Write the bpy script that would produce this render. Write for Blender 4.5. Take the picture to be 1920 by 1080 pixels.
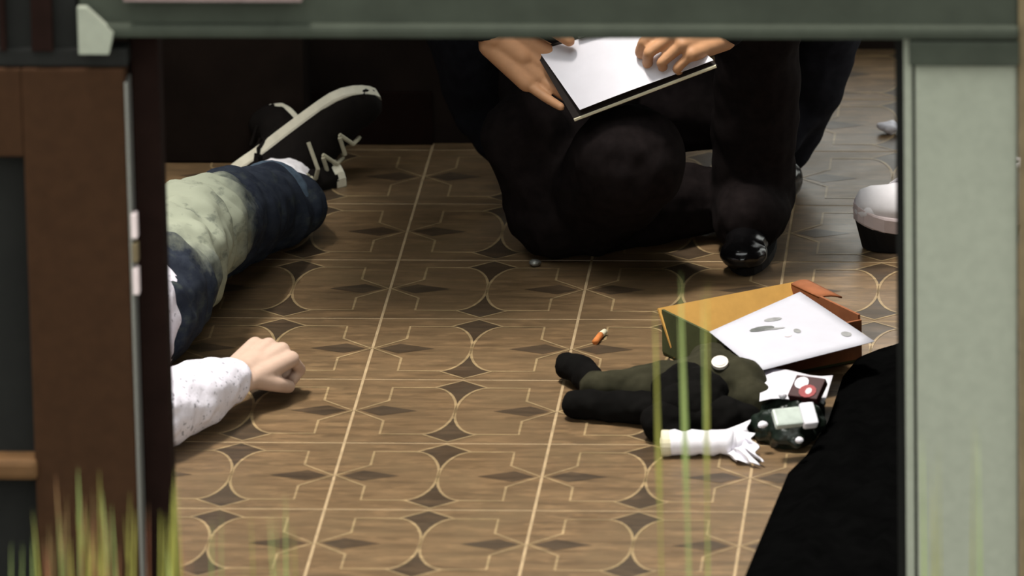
import bpy, bmesh, math, random
from mathutils import Vector, Matrix, noise
random.seed(7)
PI = math.pi
S = bpy.context.scene
COL = S.collection
for o in list(bpy.data.objects):
    bpy.data.objects.remove(o)

# ------------------------------------------------------------------ camera, sky, light, exposure
CAM_D, CAM_TH, CAM_AZ, CAM_RO, CAM_F = 14.1204, .3032, -.0823, -.0197, 16948.16
tgt = Vector((.1904, 1.0752, 0))
cd = Vector((math.sin(CAM_AZ)*math.cos(CAM_TH), math.cos(CAM_AZ)*math.cos(CAM_TH), -math.sin(CAM_TH)))
CC = tgt - CAM_D*cd
r0 = Vector((math.cos(CAM_AZ), -math.sin(CAM_AZ), 0)); u0 = r0.cross(cd)
CR = r0*math.cos(CAM_RO) + u0*math.sin(CAM_RO)
CU = -r0*math.sin(CAM_RO) + u0*math.cos(CAM_RO)
cam = bpy.data.cameras.new('camera'); co = bpy.data.objects.new('camera', cam); COL.objects.link(co)
cam.sensor_width = 36; cam.lens = CAM_F/1920*36; cam.clip_end = 200
M = Matrix((CR, CU, -cd)).transposed().to_4x4(); M.translation = CC; co.matrix_world = M
cam.dof.use_dof = True; cam.dof.focus_distance = 14.0; cam.dof.aperture_fstop = 5.6
S.camera = co

def ray(px, py): return cd + CR*(px-960)/CAM_F + CU*(540-py)/CAM_F
def P(px, py, z=0.):          # measured point at height z
    v = ray(px, py); return CC + v*((z-CC.z)/v.z)
def Q(px, py, y):             # measured point on the upright plane at depth y
    v = ray(px, py); return CC + v*((y-CC.y)/v.y)

W = bpy.data.worlds.new('overcast_sky'); S.world = W; W.use_nodes = True
nt = W.node_tree; bg = nt.nodes['Background']
tc = nt.nodes.new('ShaderNodeTexCoord'); sp = nt.nodes.new('ShaderNodeSeparateXYZ'); rp = nt.nodes.new('ShaderNodeValToRGB')
nt.links.new(tc.outputs['Generated'], sp.inputs[0]); nt.links.new(sp.outputs['Z'], rp.inputs[0]); nt.links.new(rp.outputs[0], bg.inputs[0])
rp.color_ramp.elements[0].color = (.66, .68, .62, 1); rp.color_ramp.elements[1].color = (.95, .98, .96, 1)
bg.inputs[1].default_value = 2.9

ld = bpy.data.lights.new('sun', 'SUN'); lo = bpy.data.objects.new('sun', ld); COL.objects.link(lo)
ld.energy = 4.8; ld.angle = math.radians(9); ld.color = (1, .95, .87)          # high hazy sun through the added ceiling openings
lo.rotation_euler = Vector((.2, .06, -1)).to_track_quat('-Z', 'Y').to_euler(); lo.location = (-.5, 1, 5)

S.view_settings.view_transform = 'Standard'; S.view_settings.look = 'None'
S.view_settings.exposure = 0.0; S.view_settings.gamma = 1.0; S.view_settings.use_curve_mapping = False

# ------------------------------------------------------------------ materials
def lin(c):
    return tuple(((x/255)/12.92 if x/255 <= .04045 else ((x/255+.055)/1.055)**2.4) for x in c)
class Mat:
    def __init__(s, name, col, rough=.7, spec=.3):
        s.m = bpy.data.materials.new(name); s.m.use_nodes = True; s.nt = s.m.node_tree
        s.b = s.nt.nodes['Principled BSDF']
        s.b.inputs['Base Color'].default_value = (*col, 1); s.b.inputs['Roughness'].default_value = rough
        s.b.inputs['Specular IOR Level'].default_value = spec; s.col = col; s.out = None; s.co = None
    def n(s, t, **k):
        x = s.nt.nodes.new(t)
        for a, v in k.items(): setattr(x, a, v)
        return x
    def l(s, a, b): s.nt.links.new(a, b)
    def coord(s, scale=(1, 1, 1), kind='Object'):
        t = s.n('ShaderNodeTexCoord'); m = s.n('ShaderNodeMapping'); m.inputs['Scale'].default_value = scale
        s.l(t.outputs[kind], m.inputs[0]); return m.outputs[0]
    def world(s, scale=(1, 1, 1)):
        g = s.n('ShaderNodeNewGeometry'); m = s.n('ShaderNodeMapping'); m.inputs['Scale'].default_value = scale
        s.l(g.outputs['Position'], m.inputs[0]); return m.outputs[0]
    def noise(s, scale, vec=None, detail=4, rough=.6):
        x = s.n('ShaderNodeTexNoise'); x.inputs['Scale'].default_value = scale; x.inputs['Detail'].default_value = detail; x.inputs['Roughness'].default_value = rough
        s.l(vec if vec else s.world(), x.inputs['Vector']); return x.outputs['Fac']
    def ramp(s, fac, a, b, lo=0., hi=1.):
        r = s.n('ShaderNodeMapRange'); r.inputs['From Min'].default_value = a; r.inputs['From Max'].default_value = b
        r.inputs['To Min'].default_value = lo; r.inputs['To Max'].default_value = hi; s.l(fac, r.inputs['Value']); return r.outputs[0]
    def mix(s, fac, c2, mode='MIX'):
        x = s.n('ShaderNodeMix', data_type='RGBA', blend_type=mode)
        s.l(fac, x.inputs[0])
        if s.out: s.l(s.out, x.inputs[6])
        else: x.inputs[6].default_value = (*s.col, 1)
        if isinstance(c2, tuple): x.inputs[7].default_value = (*c2, 1)
        else: s.l(c2, x.inputs[7])
        s.out = x.outputs[2]; s.l(s.out, s.b.inputs['Base Color']); return s
    def bump(s, fac, st=.3, dist=.002):
        b = s.n('ShaderNodeBump'); b.inputs['Strength'].default_value = st; b.inputs['Distance'].default_value = dist
        s.l(fac, b.inputs['Height']); s.l(b.outputs[0], s.b.inputs['Normal']); return s
    def rough(s, fac): s.l(fac, s.b.inputs['Roughness']); return s

def simple(name, rgb, rough=.7, spec=.3, var=.25, scale=40, bump=.15):
    c = lin(rgb); m = Mat(name, c, rough, spec); n = m.noise(scale)
    m.mix(m.ramp(n, .35, .7), tuple(x*(1-var) for x in c)); m.bump(n, bump, .001); return m.m

def tile_mat(name, rgb, amt=.45):
    c = lin(rgb); m = Mat(name, c, .42, .5)
    st = m.noise(1, m.world((7, 46, 9)), 6, .72)
    m.mix(m.ramp(st, .38, .62), tuple(x*(1-amt) for x in c))
    m.mix(m.ramp(m.noise(1, m.world((16, 40, 20)), 3), .52, .66, 0, .5), tuple(min(1, x*1.5) for x in c))
    cl = m.noise(6, None, 5, .65); m.mix(m.ramp(cl, .46, .7, 0, .6), tuple(x*k for x, k in zip(c, (.62, .64, .52))))
    oi = m.n('ShaderNodeObjectInfo'); m.mix(m.ramp(oi.outputs['Random'], 0, 1, 0, .3), tuple(x*.62 for x in c))
    m.bump(st, .3, .0015); m.rough(m.ramp(cl, .3, .7, .36, .55)); return m.m
MT = {}
MT['tile'] = tile_mat('brown_vinyl', (118, 94, 66), .5)
MT['tile_dark'] = tile_mat('dark_brown_vinyl', (76, 60, 43), .55)
MT['line'] = tile_mat('pale_tan_line', (160, 136, 100), .45)
MT['grout'] = simple('pale_joint', (170, 147, 114), .8, .2, .3, 30)
MT['darkwall'] = simple('dark_brown_wall', (34, 26, 22), .9, .1, .4, 12)
MT['black'] = simple('black_stand_in', (7, 7, 7), .95, .0, .4, 25)
MT['blacktrouser'] = simple('black_wool', (30, 25, 25), .95, .04, .4, 60)
MT['coat'] = simple('dark_navy_coat', (30, 30, 35), .95, .04, .4, 60)
MT['blackleather'] = simple('polished_black_leather', (14, 13, 14), .18, .6, .2, 60, .03)
MT['paper'] = simple('white_paper', (226, 223, 231), .8, .2, .04, 30, .05)
MT['board'] = simple('brown_hardboard', (36, 28, 24), .7, .2)
MT['metal'] = Mat('grey_metal', (.3, .3, .28), .4, .5).m; MT['metal'].node_tree.nodes['Principled BSDF'].inputs['Metallic'].default_value = .8
MT['palegreen'] = simple('pale_grey_green_paint', (134, 137, 124), .6, .2, .1, 60, .1)
MT['railpaint'] = simple('dull_grey_green_paint', (54, 58, 50), .7, .1, .25, 14, .1)
MT['darkpaint'] = simple('dark_green_black_paint', (21, 21, 19), .8, .2, .3, 20)
MT['brownwood'] = simple('brown_painted_wood', (50, 32, 19), .8, .08, .18, 50, .15)
MT['darkwood'] = simple('dark_red_brown_wood', (27, 16, 13), .8, .04, .3, 20)
MT['orangewood'] = simple('orange_brown_wood', (88, 62, 36), .7, .2, .3, 20)
MT['tanwood'] = simple('tan_wood', (105, 92, 68), .7, .2, .3, 20)
MT['skin'] = simple('pale_skin', (196, 166, 148), .55, .3, .07, 60, .05)
MT['skin2'] = simple('warm_tan_skin', (196, 146, 108), .55, .3, .1, 60, .05)
MT['hair'] = simple('fair_hair', (150, 120, 80), .6, .3, .5, 90)
MT['hair2'] = simple('dark_hair', (40, 30, 24), .6, .3, .5, 90)
MT['canvas'] = simple('black_canvas', (24, 20, 18), .9, .1, .3, 60)
MT['rubber'] = simple('off_white_rubber', (226, 220, 200), .5, .3, .15, 40, .05)
MT['lace'] = simple('off_white_lace', (190, 184, 160), .8, .2, .2, 80)
MT['sock'] = simple('white_sock', (240, 236, 240), .85, .1, .1, 80)
MT['leather'] = simple('white_leather', (226, 222, 226), .6, .3, .1, 40)
MT['pinkrubber'] = simple('pinkish_white_rubber', (200, 184, 184), .6, .3, .1, 40)
MT['pinkpaint'] = simple('dull_pink_paint', (120, 104, 102), .6, .2)
MT['soleblack'] = simple('black_rubber', (20, 17, 17), .7, .2)
MT['greentape'] = simple('dark_green_cloth', (60, 70, 36), .8, .2)
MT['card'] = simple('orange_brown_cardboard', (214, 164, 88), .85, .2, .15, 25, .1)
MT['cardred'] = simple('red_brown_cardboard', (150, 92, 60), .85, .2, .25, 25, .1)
MT['card_shade'] = simple('shaded_green_card', (70, 74, 46), .85, .2, .3, 25, .1)  # card darkened and greened for shade and reflections on the left wall
MT['paper2'] = simple('printed_paper', (190, 189, 198), .8, .2, .04, 30, .05)
MT['denim_hem'] = simple('pale_worn_hem', (82, 96, 112), .9, .1, .5, 70)
MT['blacksock'] = simple('black_sock', (20, 18, 18), .95, .04)
MT['ink'] = simple('grey_print', (150, 150, 150), .8, .2, .3, 60)
MT['inkdark'] = simple('dark_grey_print', (110, 112, 110), .8, .2, .4, 60)
MT['inkpink'] = simple('pale_pink_print', (226, 205, 208), .8, .2, .1, 60)
MT['olive'] = simple('dark_olive_cloth', (54, 52, 39), .95, .08, .45, 30, .3)
MT['olive_shade'] = simple('shaded_olive_cloth', (17, 16, 15), .95, .04, .4, 30, .3)  # olive blackened for the garment's shaded front; also on its flap
MT['plastic_cap'] = simple('cream_plastic', (238, 226, 214), .4, .4, .05, 30)
MT['towel'] = simple('white_towel', (235, 232, 240), .9, .1, .1, 50, .3)
MT['cream'] = simple('cream_hem', (222, 214, 186), .9, .1, .15, 50, .3)
MT['pouch'] = simple('black_green_plastic', (24, 34, 27), .35, .5, .5, 60, .3)
MT['red'] = simple('dull_red_card', (150, 60, 62), .6, .3, .3, 60)
MT['darkred'] = simple('dark_maroon_card', (58, 22, 24), .6, .3, .3, 60)
MT['silver'] = simple('pale_grey_packet', (186, 196, 188), .4, .5, .2, 60)
MT['orange'] = simple('orange_paper', (214, 130, 70), .8, .2, .2, 80)
MT['paving'] = simple('dark_paving', (70, 66, 60), .9, .1, .3, 8)

def denim():
    m = Mat('blue_denim', lin((45, 50, 60)), .9, .1)
    n = m.noise(60); m.mix(m.ramp(n, .4, .7), lin((30, 34, 46)))
    # washed-out patch over the knee and shin front
    kc = P(350, 420, .17); g = m.n('ShaderNodeNewGeometry')
    mp = m.n('ShaderNodeMapping'); mp.inputs['Location'].default_value = (-kc.x/.12, -kc.y/.225, -kc.z/.20); mp.inputs['Scale'].default_value = (1/.12, 1/.225, 1/.20)
    m.l(g.outputs['Position'], mp.inputs[0]); ln = m.n('ShaderNodeVectorMath', operation='LENGTH'); m.l(mp.outputs[0], ln.inputs[0])
    n2 = m.noise(18, None, 5, .65); ad = m.n('ShaderNodeMath', operation='MULTIPLY_ADD'); m.l(n2, ad.inputs[0]); ad.inputs[1].default_value = .55; m.l(ln.outputs['Value'], ad.inputs[2])
    m.mix(m.ramp(ad.outputs[0], 1.28, .98), lin((152, 156, 138)))
    m.mix(m.ramp(m.noise(26, m.world((1, 1, 2)), 4), .55, .68, 0, .6), lin((66, 72, 68)))
    m.bump(m.noise(300), .2, .001); return m.m
MT['denim'] = denim()
def knit():
    m = Mat('pale_speckled_knit', lin((234, 229, 240)), .95, .08)
    m.mix(m.ramp(m.noise(110, None, 2), .60, .68, 0, .75), lin((120, 118, 128)))
    m.mix(m.ramp(m.noise(22, None, 3), .55, .75, 0, .4), lin((180, 172, 180)))
    m.bump(m.noise(90), .5, .003); return m.m
MT['knit'] = knit()
def leafmat(name, a, b):
    m = Mat(name, lin(a), .6, .3); m.mix(m.ramp(m.noise(9, m.world((1, 1, .5))), .4, .65), lin(b))
    m.b.inputs['Subsurface Weight'].default_value = 0
    return m.m
MT['leaf'] = leafmat('yellow_green_grass', (140, 138, 62), (112, 112, 52))
MT['leaf2'] = leafmat('pale_green_grass', (146, 160, 96), (112, 130, 70))
MT['leaf3'] = leafmat('red_brown_grass', (128, 74, 52), (104, 92, 52))

# ------------------------------------------------------------------ mesh helpers
class MB:
    def __init__(s): s.v = []; s.f = []; s.mi = []
    def add(s, vs, fs, mi=0):
        b = len(s.v); s.v += [Vector(x) for x in vs]; s.f += [[i+b for i in f] for f in fs]; s.mi += [mi]*len(fs); return s
    def box(s, a, b, mi=0, M=None, bev=0.):
        x0, y0, z0 = a; x1, y1, z1 = b
        if bev:
            bm = bmesh.new(); bmesh.ops.create_cube(bm, size=1)
            for v in bm.verts: v.co = Vector(((x0+x1)/2+v.co.x*(x1-x0), (y0+y1)/2+v.co.y*(y1-y0), (z0+z1)/2+v.co.z*(z1-z0)))
            bmesh.ops.bevel(bm, geom=bm.edges[:], offset=bev, segments=2, affect='EDGES', profile=.6)
            bm.verts.index_update(); vs = [v.co.copy() for v in bm.verts]; fs = [[v.index for v in f.verts] for f in bm.faces]; bm.free()
        else:
            vs = [Vector(p) for p in ((x0,y0,z0),(x1,y0,z0),(x1,y1,z0),(x0,y1,z0),(x0,y0,z1),(x1,y0,z1),(x1,y1,z1),(x0,y1,z1))]
            fs = [(3,2,1,0),(4,5,6,7),(0,1,5,4),(1,2,6,5),(2,3,7,6),(3,0,4,7)]
        if M: vs = [M @ v for v in vs]
        return s.add(vs, fs, mi)
    def prism(s, pts, z0, z1, mi=0, M=None):
        n = len(pts); vs = [Vector((p[0], p[1], z0)) for p in pts]+[Vector((p[0], p[1], z1)) for p in pts]
        if M: vs = [M @ v for v in vs]
        return s.add(vs, [list(range(n))[::-1], list(range(n, 2*n))]+[(i, (i+1) % n, n+(i+1) % n, n+i) for i in range(n)], mi)
    def tube(s, pts, rad, n=8, mi=0, flat=1.):
        pts = [Vector(p) for p in pts]; R = rad if isinstance(rad, (list, tuple)) else [rad]*len(pts)
        vs = []; prev = None
        for i, p in enumerate(pts):
            t = (pts[min(i+1, len(pts)-1)]-pts[max(i-1, 0)]).normalized()
            a = prev if prev else (Vector((0, 0, 1)) if abs(t.z) < .9 else Vector((1, 0, 0)))
            a = (a-t*a.dot(t)).normalized(); prev = a; b = t.cross(a)
            for k in range(n):
                an = 2*PI*k/n; vs.append(p+(a*math.cos(an)*flat+b*math.sin(an))*R[i])
        fs = [(i*n+k, i*n+(k+1) % n, (i+1)*n+(k+1) % n, (i+1)*n+k) for i in range(len(pts)-1) for k in range(n)]
        m = len(pts)-1; fs += [list(range(n))[::-1], [m*n+k for k in range(n)]]
        return s.add(vs, fs, mi)
    def ball(s, c, r, mi=0, M=None, sub=2):
        bm = bmesh.new(); bmesh.ops.create_icosphere(bm, subdivisions=sub, radius=1)
        rr = Vector(r) if isinstance(r, (tuple, list, Vector)) else Vector((r, r, r))
        vs = [Vector((v.co.x*rr.x, v.co.y*rr.y, v.co.z*rr.z)) for v in bm.verts]
        if M: vs = [M @ v for v in vs]
        vs = [v+Vector(c) for v in vs]
        bm.verts.index_update(); fs = [[v.index for v in f.verts] for f in bm.faces]; bm.free()
        return s.add(vs, fs, mi)
    def cap(s, a, b, ra, rb=None):                       # tapered capsule
        rb = ra if rb is None else rb; a = Vector(a); b = Vector(b)
        s.ball(a, ra); s.ball(b, rb)
        if (b-a).length > 1e-5: s.tube([a, b], [ra, rb], 16)
        return s
    def chain(s, pts, rad):
        for i in range(len(pts)-1): s.cap(pts[i], pts[i+1], rad[i], rad[i+1])
        return s
    def mesh(s, name):
        m = bpy.data.meshes.new(name); m.from_pydata([tuple(v) for v in s.v], [], s.f); m.update()
        for p, i in zip(m.polygons, s.mi): p.material_index = i
        return m

def origin(p):
    v = Vector((0, 0, 0))
    while p: v += p.location; p = p.parent
    return v
def link(name, mesh, mats, parent=None, smooth=False):
    o = bpy.data.objects.new(name, mesh); COL.objects.link(o)
    for m in (mats if isinstance(mats, (list, tuple)) else [mats]): mesh.materials.append(MT[m] if isinstance(m, str) else m)
    off = origin(parent)
    if parent: o.parent = parent; mesh.transform(Matrix.Translation(-off))
    else:
        zs = [v.co for v in mesh.vertices]; c = sum(zs, Vector())/len(zs); c.z = min(v.z for v in zs)
        mesh.transform(Matrix.Translation(-c)); o.location = c
    if smooth: mesh.polygons.foreach_set('use_smooth', [True]*len(mesh.polygons))
    return o
def obj(name, mb, mats, parent=None, smooth=False): return link(name, mb.mesh(name), mats, parent, smooth)
def remesh(mb, vox, sm=6, disp=None):                    # union of the pieces as one continuous skin
    me = mb.mesh('tmp'); o = bpy.data.objects.new('tmp', me); COL.objects.link(o)
    r = o.modifiers.new('r', 'REMESH'); r.mode = 'VOXEL'; r.voxel_size = vox
    q = o.modifiers.new('s', 'SMOOTH'); q.factor = .5; q.iterations = sm
    dg = bpy.context.evaluated_depsgraph_get(); dg.update()
    n = bpy.data.meshes.new_from_object(o.evaluated_get(dg)); bpy.data.objects.remove(o); bpy.data.meshes.remove(me)
    n.materials.clear()
    if disp:
        nr = [v.normal.copy() for v in n.vertices]
        for v, k in zip(n.vertices, nr): v.co += k*disp(v.co)
        n.update()
    return n
def folds(amp, sc, stretch=(1, 1, 1)):
    def f(c):
        p = Vector((c.x*stretch[0], c.y*stretch[1], c.z*stretch[2]))*sc
        return amp*(noise.noise(p)+.5*noise.noise(p*2.1+Vector((3, 1, 2))))
    return f
def tag(o, label=None, cat=None, group=None, kind=None):
    for k, v in (('label', label), ('category', cat), ('group', group), ('kind', kind)):
        if v: o[k] = v
    return o
def empty(name, loc):
    o = bpy.data.objects.new(name, None); COL.objects.link(o); o.location = loc; o.empty_display_size = .05; return o
def struct(o): o['kind'] = 'structure'; return o
def bar(x0, x1, y0, y1, z0, z1, name, mat, parent=None, bev=.002):
    return obj(name, MB().box((x0, y0, z0), (x1, y1, z1), bev=bev), mat, parent)

# ------------------------------------------------------------------ the floor: 12 inch printed vinyl tiles
T = .305
XL, XR, YF, YB, YW, H = -1.22, 1.22, -.61, 2.44, 1.87, 2.2
floor = struct(obj('floor', MB().box((XL-.03, YF-.09, -.06), (XR+.03, YB+.03, -.0004)), 'grout'))
def tile_mesh():
    mb = MB(); g = .0022; s = T-2*g; h = .0008
    mb.add([(g-h, g-h, -.004), (T-g+h, g-h, -.004), (T-g+h, T-g+h, -.004), (g-h, T-g+h, -.004), (g, g, 0), (T-g, g, 0), (T-g, T-g, 0), (g, T-g, 0)],
           [(4, 5, 6, 7), (0, 1, 5, 4), (1, 2, 6, 5), (2, 3, 7, 6), (3, 0, 4, 7)], 0)
    def U(p): return Vector((g+p[0]*s, g+p[1]*s, 0))
    def arc(n=7):   # from (.38,.87) bulging to (.5,.5) and back to (.38,.13)
        return [(.36+.14*math.cos(a), .5+.37*math.sin(a)) for a in [PI/2-PI*k/(n*2) for k in range(n*2+1)]]
    def ribbon(pts, w, z, closed=False):
        q = [U(p) for p in pts]; n = len(q); vs = []
        for i, p in enumerate(q):
            a = q[(i-1) % n] if (closed or i) else p; b = q[(i+1) % n] if (closed or i < n-1) else p
            t = (b-a).normalized(); nn = Vector((-t.y, t.x, 0))
            vs += [p+nn*w/2+Vector((0, 0, z)), p-nn*w/2+Vector((0, 0, z))]
        fs = [(2*i, 2*i+1, 2*((i+1) % n)+1, 2*((i+1) % n)) for i in range(n if closed else n-1)]
        mb.add(vs, [f[::-1] if False else f for f in fs], 2)
    for mir in (0, 1):
        F = (lambda p: (1-p[0], p[1])) if mir else (lambda p: p)
        shape = [(0.0, .5), (.155, .66), (.155, .87)]+arc()+[(.155, .13), (.155, .34)]
        ribbon([F(p) for p in shape], .0042, .0005, True)
        d = [(.03, .5), (.13, .58), (.31, .5), (.13, .42)]
        mb.add([U(F(p))+Vector((0, 0, .0003)) for p in d], [(0, 1, 2, 3)[::1 if mir else -1]], 1)
    for fl in (0, 1):
        F = (lambda p: (p[0], 1-p[1])) if fl else (lambda p: p)
        a = [p for p in arc() if p[1] <= .5]
        k = [(.5, .02), (.36, .13)]+[(p[0]-.005, p[1]) for p in a[::-1]]
        k2 = [(1-p[0], p[1]) for p in k]
        poly = [(.5, .015)]+k2[1:-1]+[(.5, .47)]+k[1:-1][::-1]
        c = (.5, .16)
        vs = [U(F(c))]+[U(F(p)) for p in poly]; n = len(poly)
        mb.add([v+Vector((0, 0, .0002)) for v in vs], [((0, 1+i, 1+(i+1) % n) if not fl else (0, 1+(i+1) % n, 1+i)) for i in range(n)], 1)
        ribbon([F(p) for p in ((.37, .125), (.5, .01), (.63, .125))], .004, .0005)
    m = mb.mesh('floor_tile')
    for k in ('tile', 'tile_dark', 'line'): m.materials.append(MT[k])
    return m
tm = tile_mesh()
fo = origin(floor)
for i in range(-4, 4):
    for j in range(-2, 8):
        if j*T >= YW-.02 and i < 0: continue
        o = bpy.data.objects.new('floor_tile', tm); COL.objects.link(o); o.parent = floor; o.location = Vector((i*T, j*T, random.uniform(-.0001, .0002)))-fo

# ------------------------------------------------------------------ walls, ceiling with added openings, far window
def wall(name, a, b, m='darkwall'): return struct(obj(name, MB().box(a, b), m))
wall('wall_left', (XL-.1, YF-.06, 0), (XL, YW+.1, H))
wr_ = MB(); ry0, ry1, rz0, rz1 = 1.3, 2.25, .06, .75
wr_.box((XR, YF-.06, 0), (XR+.1, ry0, H)); wr_.box((XR, ry1, 0), (XR+.1, YB+.1, H)); wr_.box((XR, ry0, 0), (XR+.1, ry1, rz0)); wr_.box((XR, ry0, rz1), (XR+.1, ry1, H))
struct(obj('wall_right', wr_, 'darkwall'))
unseen_win = struct(empty('unseen_window', (XR+.04, ry0, rz0)))  # unseen low window, sized so its light grazes the right floor
for y in (ry0, (ry0+ry1)/2-.018, ry1-.035): bar(XR+.03, XR+.07, y, y+.035, rz0, rz1, 'window_stile', 'darkpaint', unseen_win)
for z in (rz0, rz1-.035): bar(XR+.032, XR+.068, ry0, ry1, z, z+.035, 'window_rail', 'darkpaint', unseen_win)
wall('wall_back', (XL-.1, YW, 0), (.1, YW+.1, H))
wall('wall_recess', (.0, YW+.1, 0), (.1, YB, H))
wb = MB(); wx0, wx1, wz0, wz1 = .48, 1.18, .13, 1.95
wb.box((0, YB, 0), (wx0, YB+.1, H)); wb.box((wx1, YB, 0), (XR+.1, YB+.1, H)); wb.box((wx0, YB, 0), (wx1, YB+.1, wz0)); wb.box((wx0, YB, wz1), (wx1, YB+.1, H))
struct(obj('wall_far', wb, 'darkwall'))
struct(bar(-.2, .0, YW-.012, YW, 0, .09, 'baseboard_back', 'darkwood'))
struct(bar(XL, -.2, 1.75, YW, 0, .45, 'added_plinth', 'darkwall', None, .004))  # dark plinth added to blacken the rear-left part of the floor
win = struct(empty('window_1', (wx0, YB+.04, wz0)))
for a in ((wx0, wx0+.035, wz0, wz1), (wx1-.035, wx1, wz0, wz1), ((wx0+wx1)/2-.015, (wx0+wx1)/2+.015, wz0, wz1)): bar(a[0], a[1], YB+.03, YB+.07, a[2], a[3], 'window_stile', 'darkpaint', win)
for z in (wz0, 1.05, wz1-.035): bar(wx0, wx1, YB+.032, YB+.068, z, z+.035, 'window_rail', 'darkpaint', win)
# unseen ceiling: front opening and two side arms added, shaped to place the sun
cl = MB(); sx0, sx1, sy0, sy1 = -1.0, .78, -.56, .73; tx0, tx1, ty1 = -1.1, -.64, 1.54; rx0, ry1_ = -.08, 1.47
x0_, x1_, y0_, y1_ = XL-.1, XR+.1, YF-.06, YB+.1
for a in ((x0_, sx0, y0_, sy1), (sx1, x1_, y0_, sy1), (sx0, sx1, y0_, sy0), (x0_, tx0, sy1, ty1), (tx1, rx0, sy1, ty1), (rx0, sx1, ry1_, ty1), (sx1, x1_, sy1, ty1), (x0_, x1_, ty1, y1_)):
    cl.box((a[0], a[2], H), (a[1], a[3], H+.05))
struct(obj('unseen_ceiling', cl, 'darkwall'))
struct(obj('ground', MB().box((-6, -14, -.2), (7, YF-.09, -.1)), 'paving'))

# ------------------------------------------------------------------ the doorway the view looks through
YD = -.7
def px2(x, y, yy=YD): return Q(x, y, yy)
xr = px2(1697, 600).x
d1 = struct(empty('door_1', (xr, YD, 0)))
zr = px2(1000, 66).z
ztop = 2.1
bar(xr, xr+.0115, YD, YD+.05, 0, zr+.05, 'glazing_bead', 'palegreen', d1, .002)
bar(xr+.0155, px2(1908, 600).x, YD-.004, YD+.05, 0, zr+.05, 'stile', 'palegreen', d1, .003)
bar(xr+.011, xr+.016, YD+.012, YD+.05, 0, zr+.05, 'groove', 'darkpaint', d1, 0)
bar(px2(1911, 600).x, px2(1960, 600).x, YD-.012, YD+.05, 0, ztop, 'edge_strip', 'tanwood', d1, .002)
bar(xr-.013, xr, YD+.052, YD+.1, 0, zr+.05, 'inner_stop', 'darkpaint', d1, .001)
xl = px2(150, 40).x
rl = MB(); rl.box((xl, YD-.006, zr+.012), (px2(1911, 40).x, YD+.05, zr+.10), bev=.004)
rl.box((xl, YD-.022, zr), (px2(1911, 40).x, YD+.05, zr+.018), bev=.006)
obj('rail', rl, 'railpaint', d1)
zs_ = px2(400, 4, YD-.03).z
bar(px2(236, 0).x, px2(570, 0).x, YD-.03, YD-.006, zs_, zs_+.012, 'rail_strip', 'pinkpaint', d1, .001)
c0 = px2(152, 92); c1 = px2(232, 20)
cb = MB().prism([(c0.x, c0.z), (px2(205, 0).x, c0.z-.0), (px2(215, 0).x, c0.z+.03), (px2(165, 0).x, px2(0, 5).z), (c0.x, px2(0, 5).z)], 0, .014)
for v in cb.v: v.y, v.z = YD-.026+v.z, v.y
obj('corner_block', cb, 'palegreen', d1)
bar(px2(1705, 0).x, px2(1911, 0).x, YD-.02, YD-.005, px2(0, 112).z, px2(0, 66).z, 'rail_shade_strip', 'railpaint', d1, .003)  # dark strip added where the rail's shade falls on the stile
# upper part of the opening, above the rail
bar(xr, px2(1908, 600).x, YD, YD+.05, zr+.1, ztop, 'upper_stile', 'palegreen', d1, .003)
struct(bar(XL-.1, XR+.1, YD, YD+.06, ztop, H, 'wall_front', 'darkwall', None, 0))
bar(xl, xr+.005, YD+.012, YD+.04, zr+.09, ztop, 'upper_or_added_panel', 'darkpaint', d1, 0)  # unseen solid panel, added to cut the light on the rear floor
struct(obj('wall_front_right', MB().box((px2(1960, 600).x, YD, 0), (XR+.1, YD+.06, ztop)), 'darkwall'))

# brown door leaf on the left
bx0, bx1 = px2(58, 600).x, px2(250, 600).x
d2 = struct(empty('door_2', (bx0, YD, 0)))
zt = px2(120, 125).z; z1 = px2(20, 290).z; z2 = px2(20, 855).z; z3 = px2(20, 893).z
bar(bx0, bx1, YD-.012, YD+.03, 0, zt, 'stile', 'brownwood', d2, .003)
bar(bx0-.5, bx0, YD-.012, YD+.03, z1, zt, 'top_rail', 'brownwood', d2, .003)
bar(bx0-.5, bx0, YD+.022, YD+.03, 0, z1, 'dark_panel', 'darkpaint', d2, 0)
bar(bx0-.5, bx0+.004, YD-.02, YD+.028, z3, z2, 'middle_rail', 'orangewood', d2, .008)
bar(bx0-.5, px2(145, 50).x, YD+.0, YD+.03, zt+.002, ztop, 'upper_or_added_panel', 'darkpaint', d2, .002)
for a, b in ((0, 12), (60, 100)): bar(px2(a, 30).x, px2(b, 30).x, YD-.014, YD+.0, px2(0, 92).z, ztop, 'upper_bar', 'darkwood', d2, .002)
bar(bx0-.5, px2(240, 100).x, YD-.006, YD+.029, zt+.001, px2(0, 88).z, 'upper_rail', 'darkpaint', d2, .004)
t1 = struct(empty('trim_1', (bx1, YD, 0)))
bar(bx1, bx1+.004, YD-.014, YD+.03, 0, px2(238, 150).z, 'edge_strip', 'metal', t1, .0008)
for a, b in ((395, 440), (450, 485), (497, 545)): bar(bx1+.003, bx1+.011, YD-.016, YD+.002, px2(0, b).z, px2(0, a).z, 'latch_plate', 'tanwood' if a == 450 else 'pinkrubber', t1, .001)
struct(bar(bx1+.004, px2(312, 600, YD+.03).x, YD+.03, YD+.08, 0, zr+.02, 'trim_2', 'darkwood', None, .002))
struct(obj('wall_front_left', MB().box((XL-.1, YD+.031, 0), (bx1-.0, YD+.09, ztop)), 'darkwall'))

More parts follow.
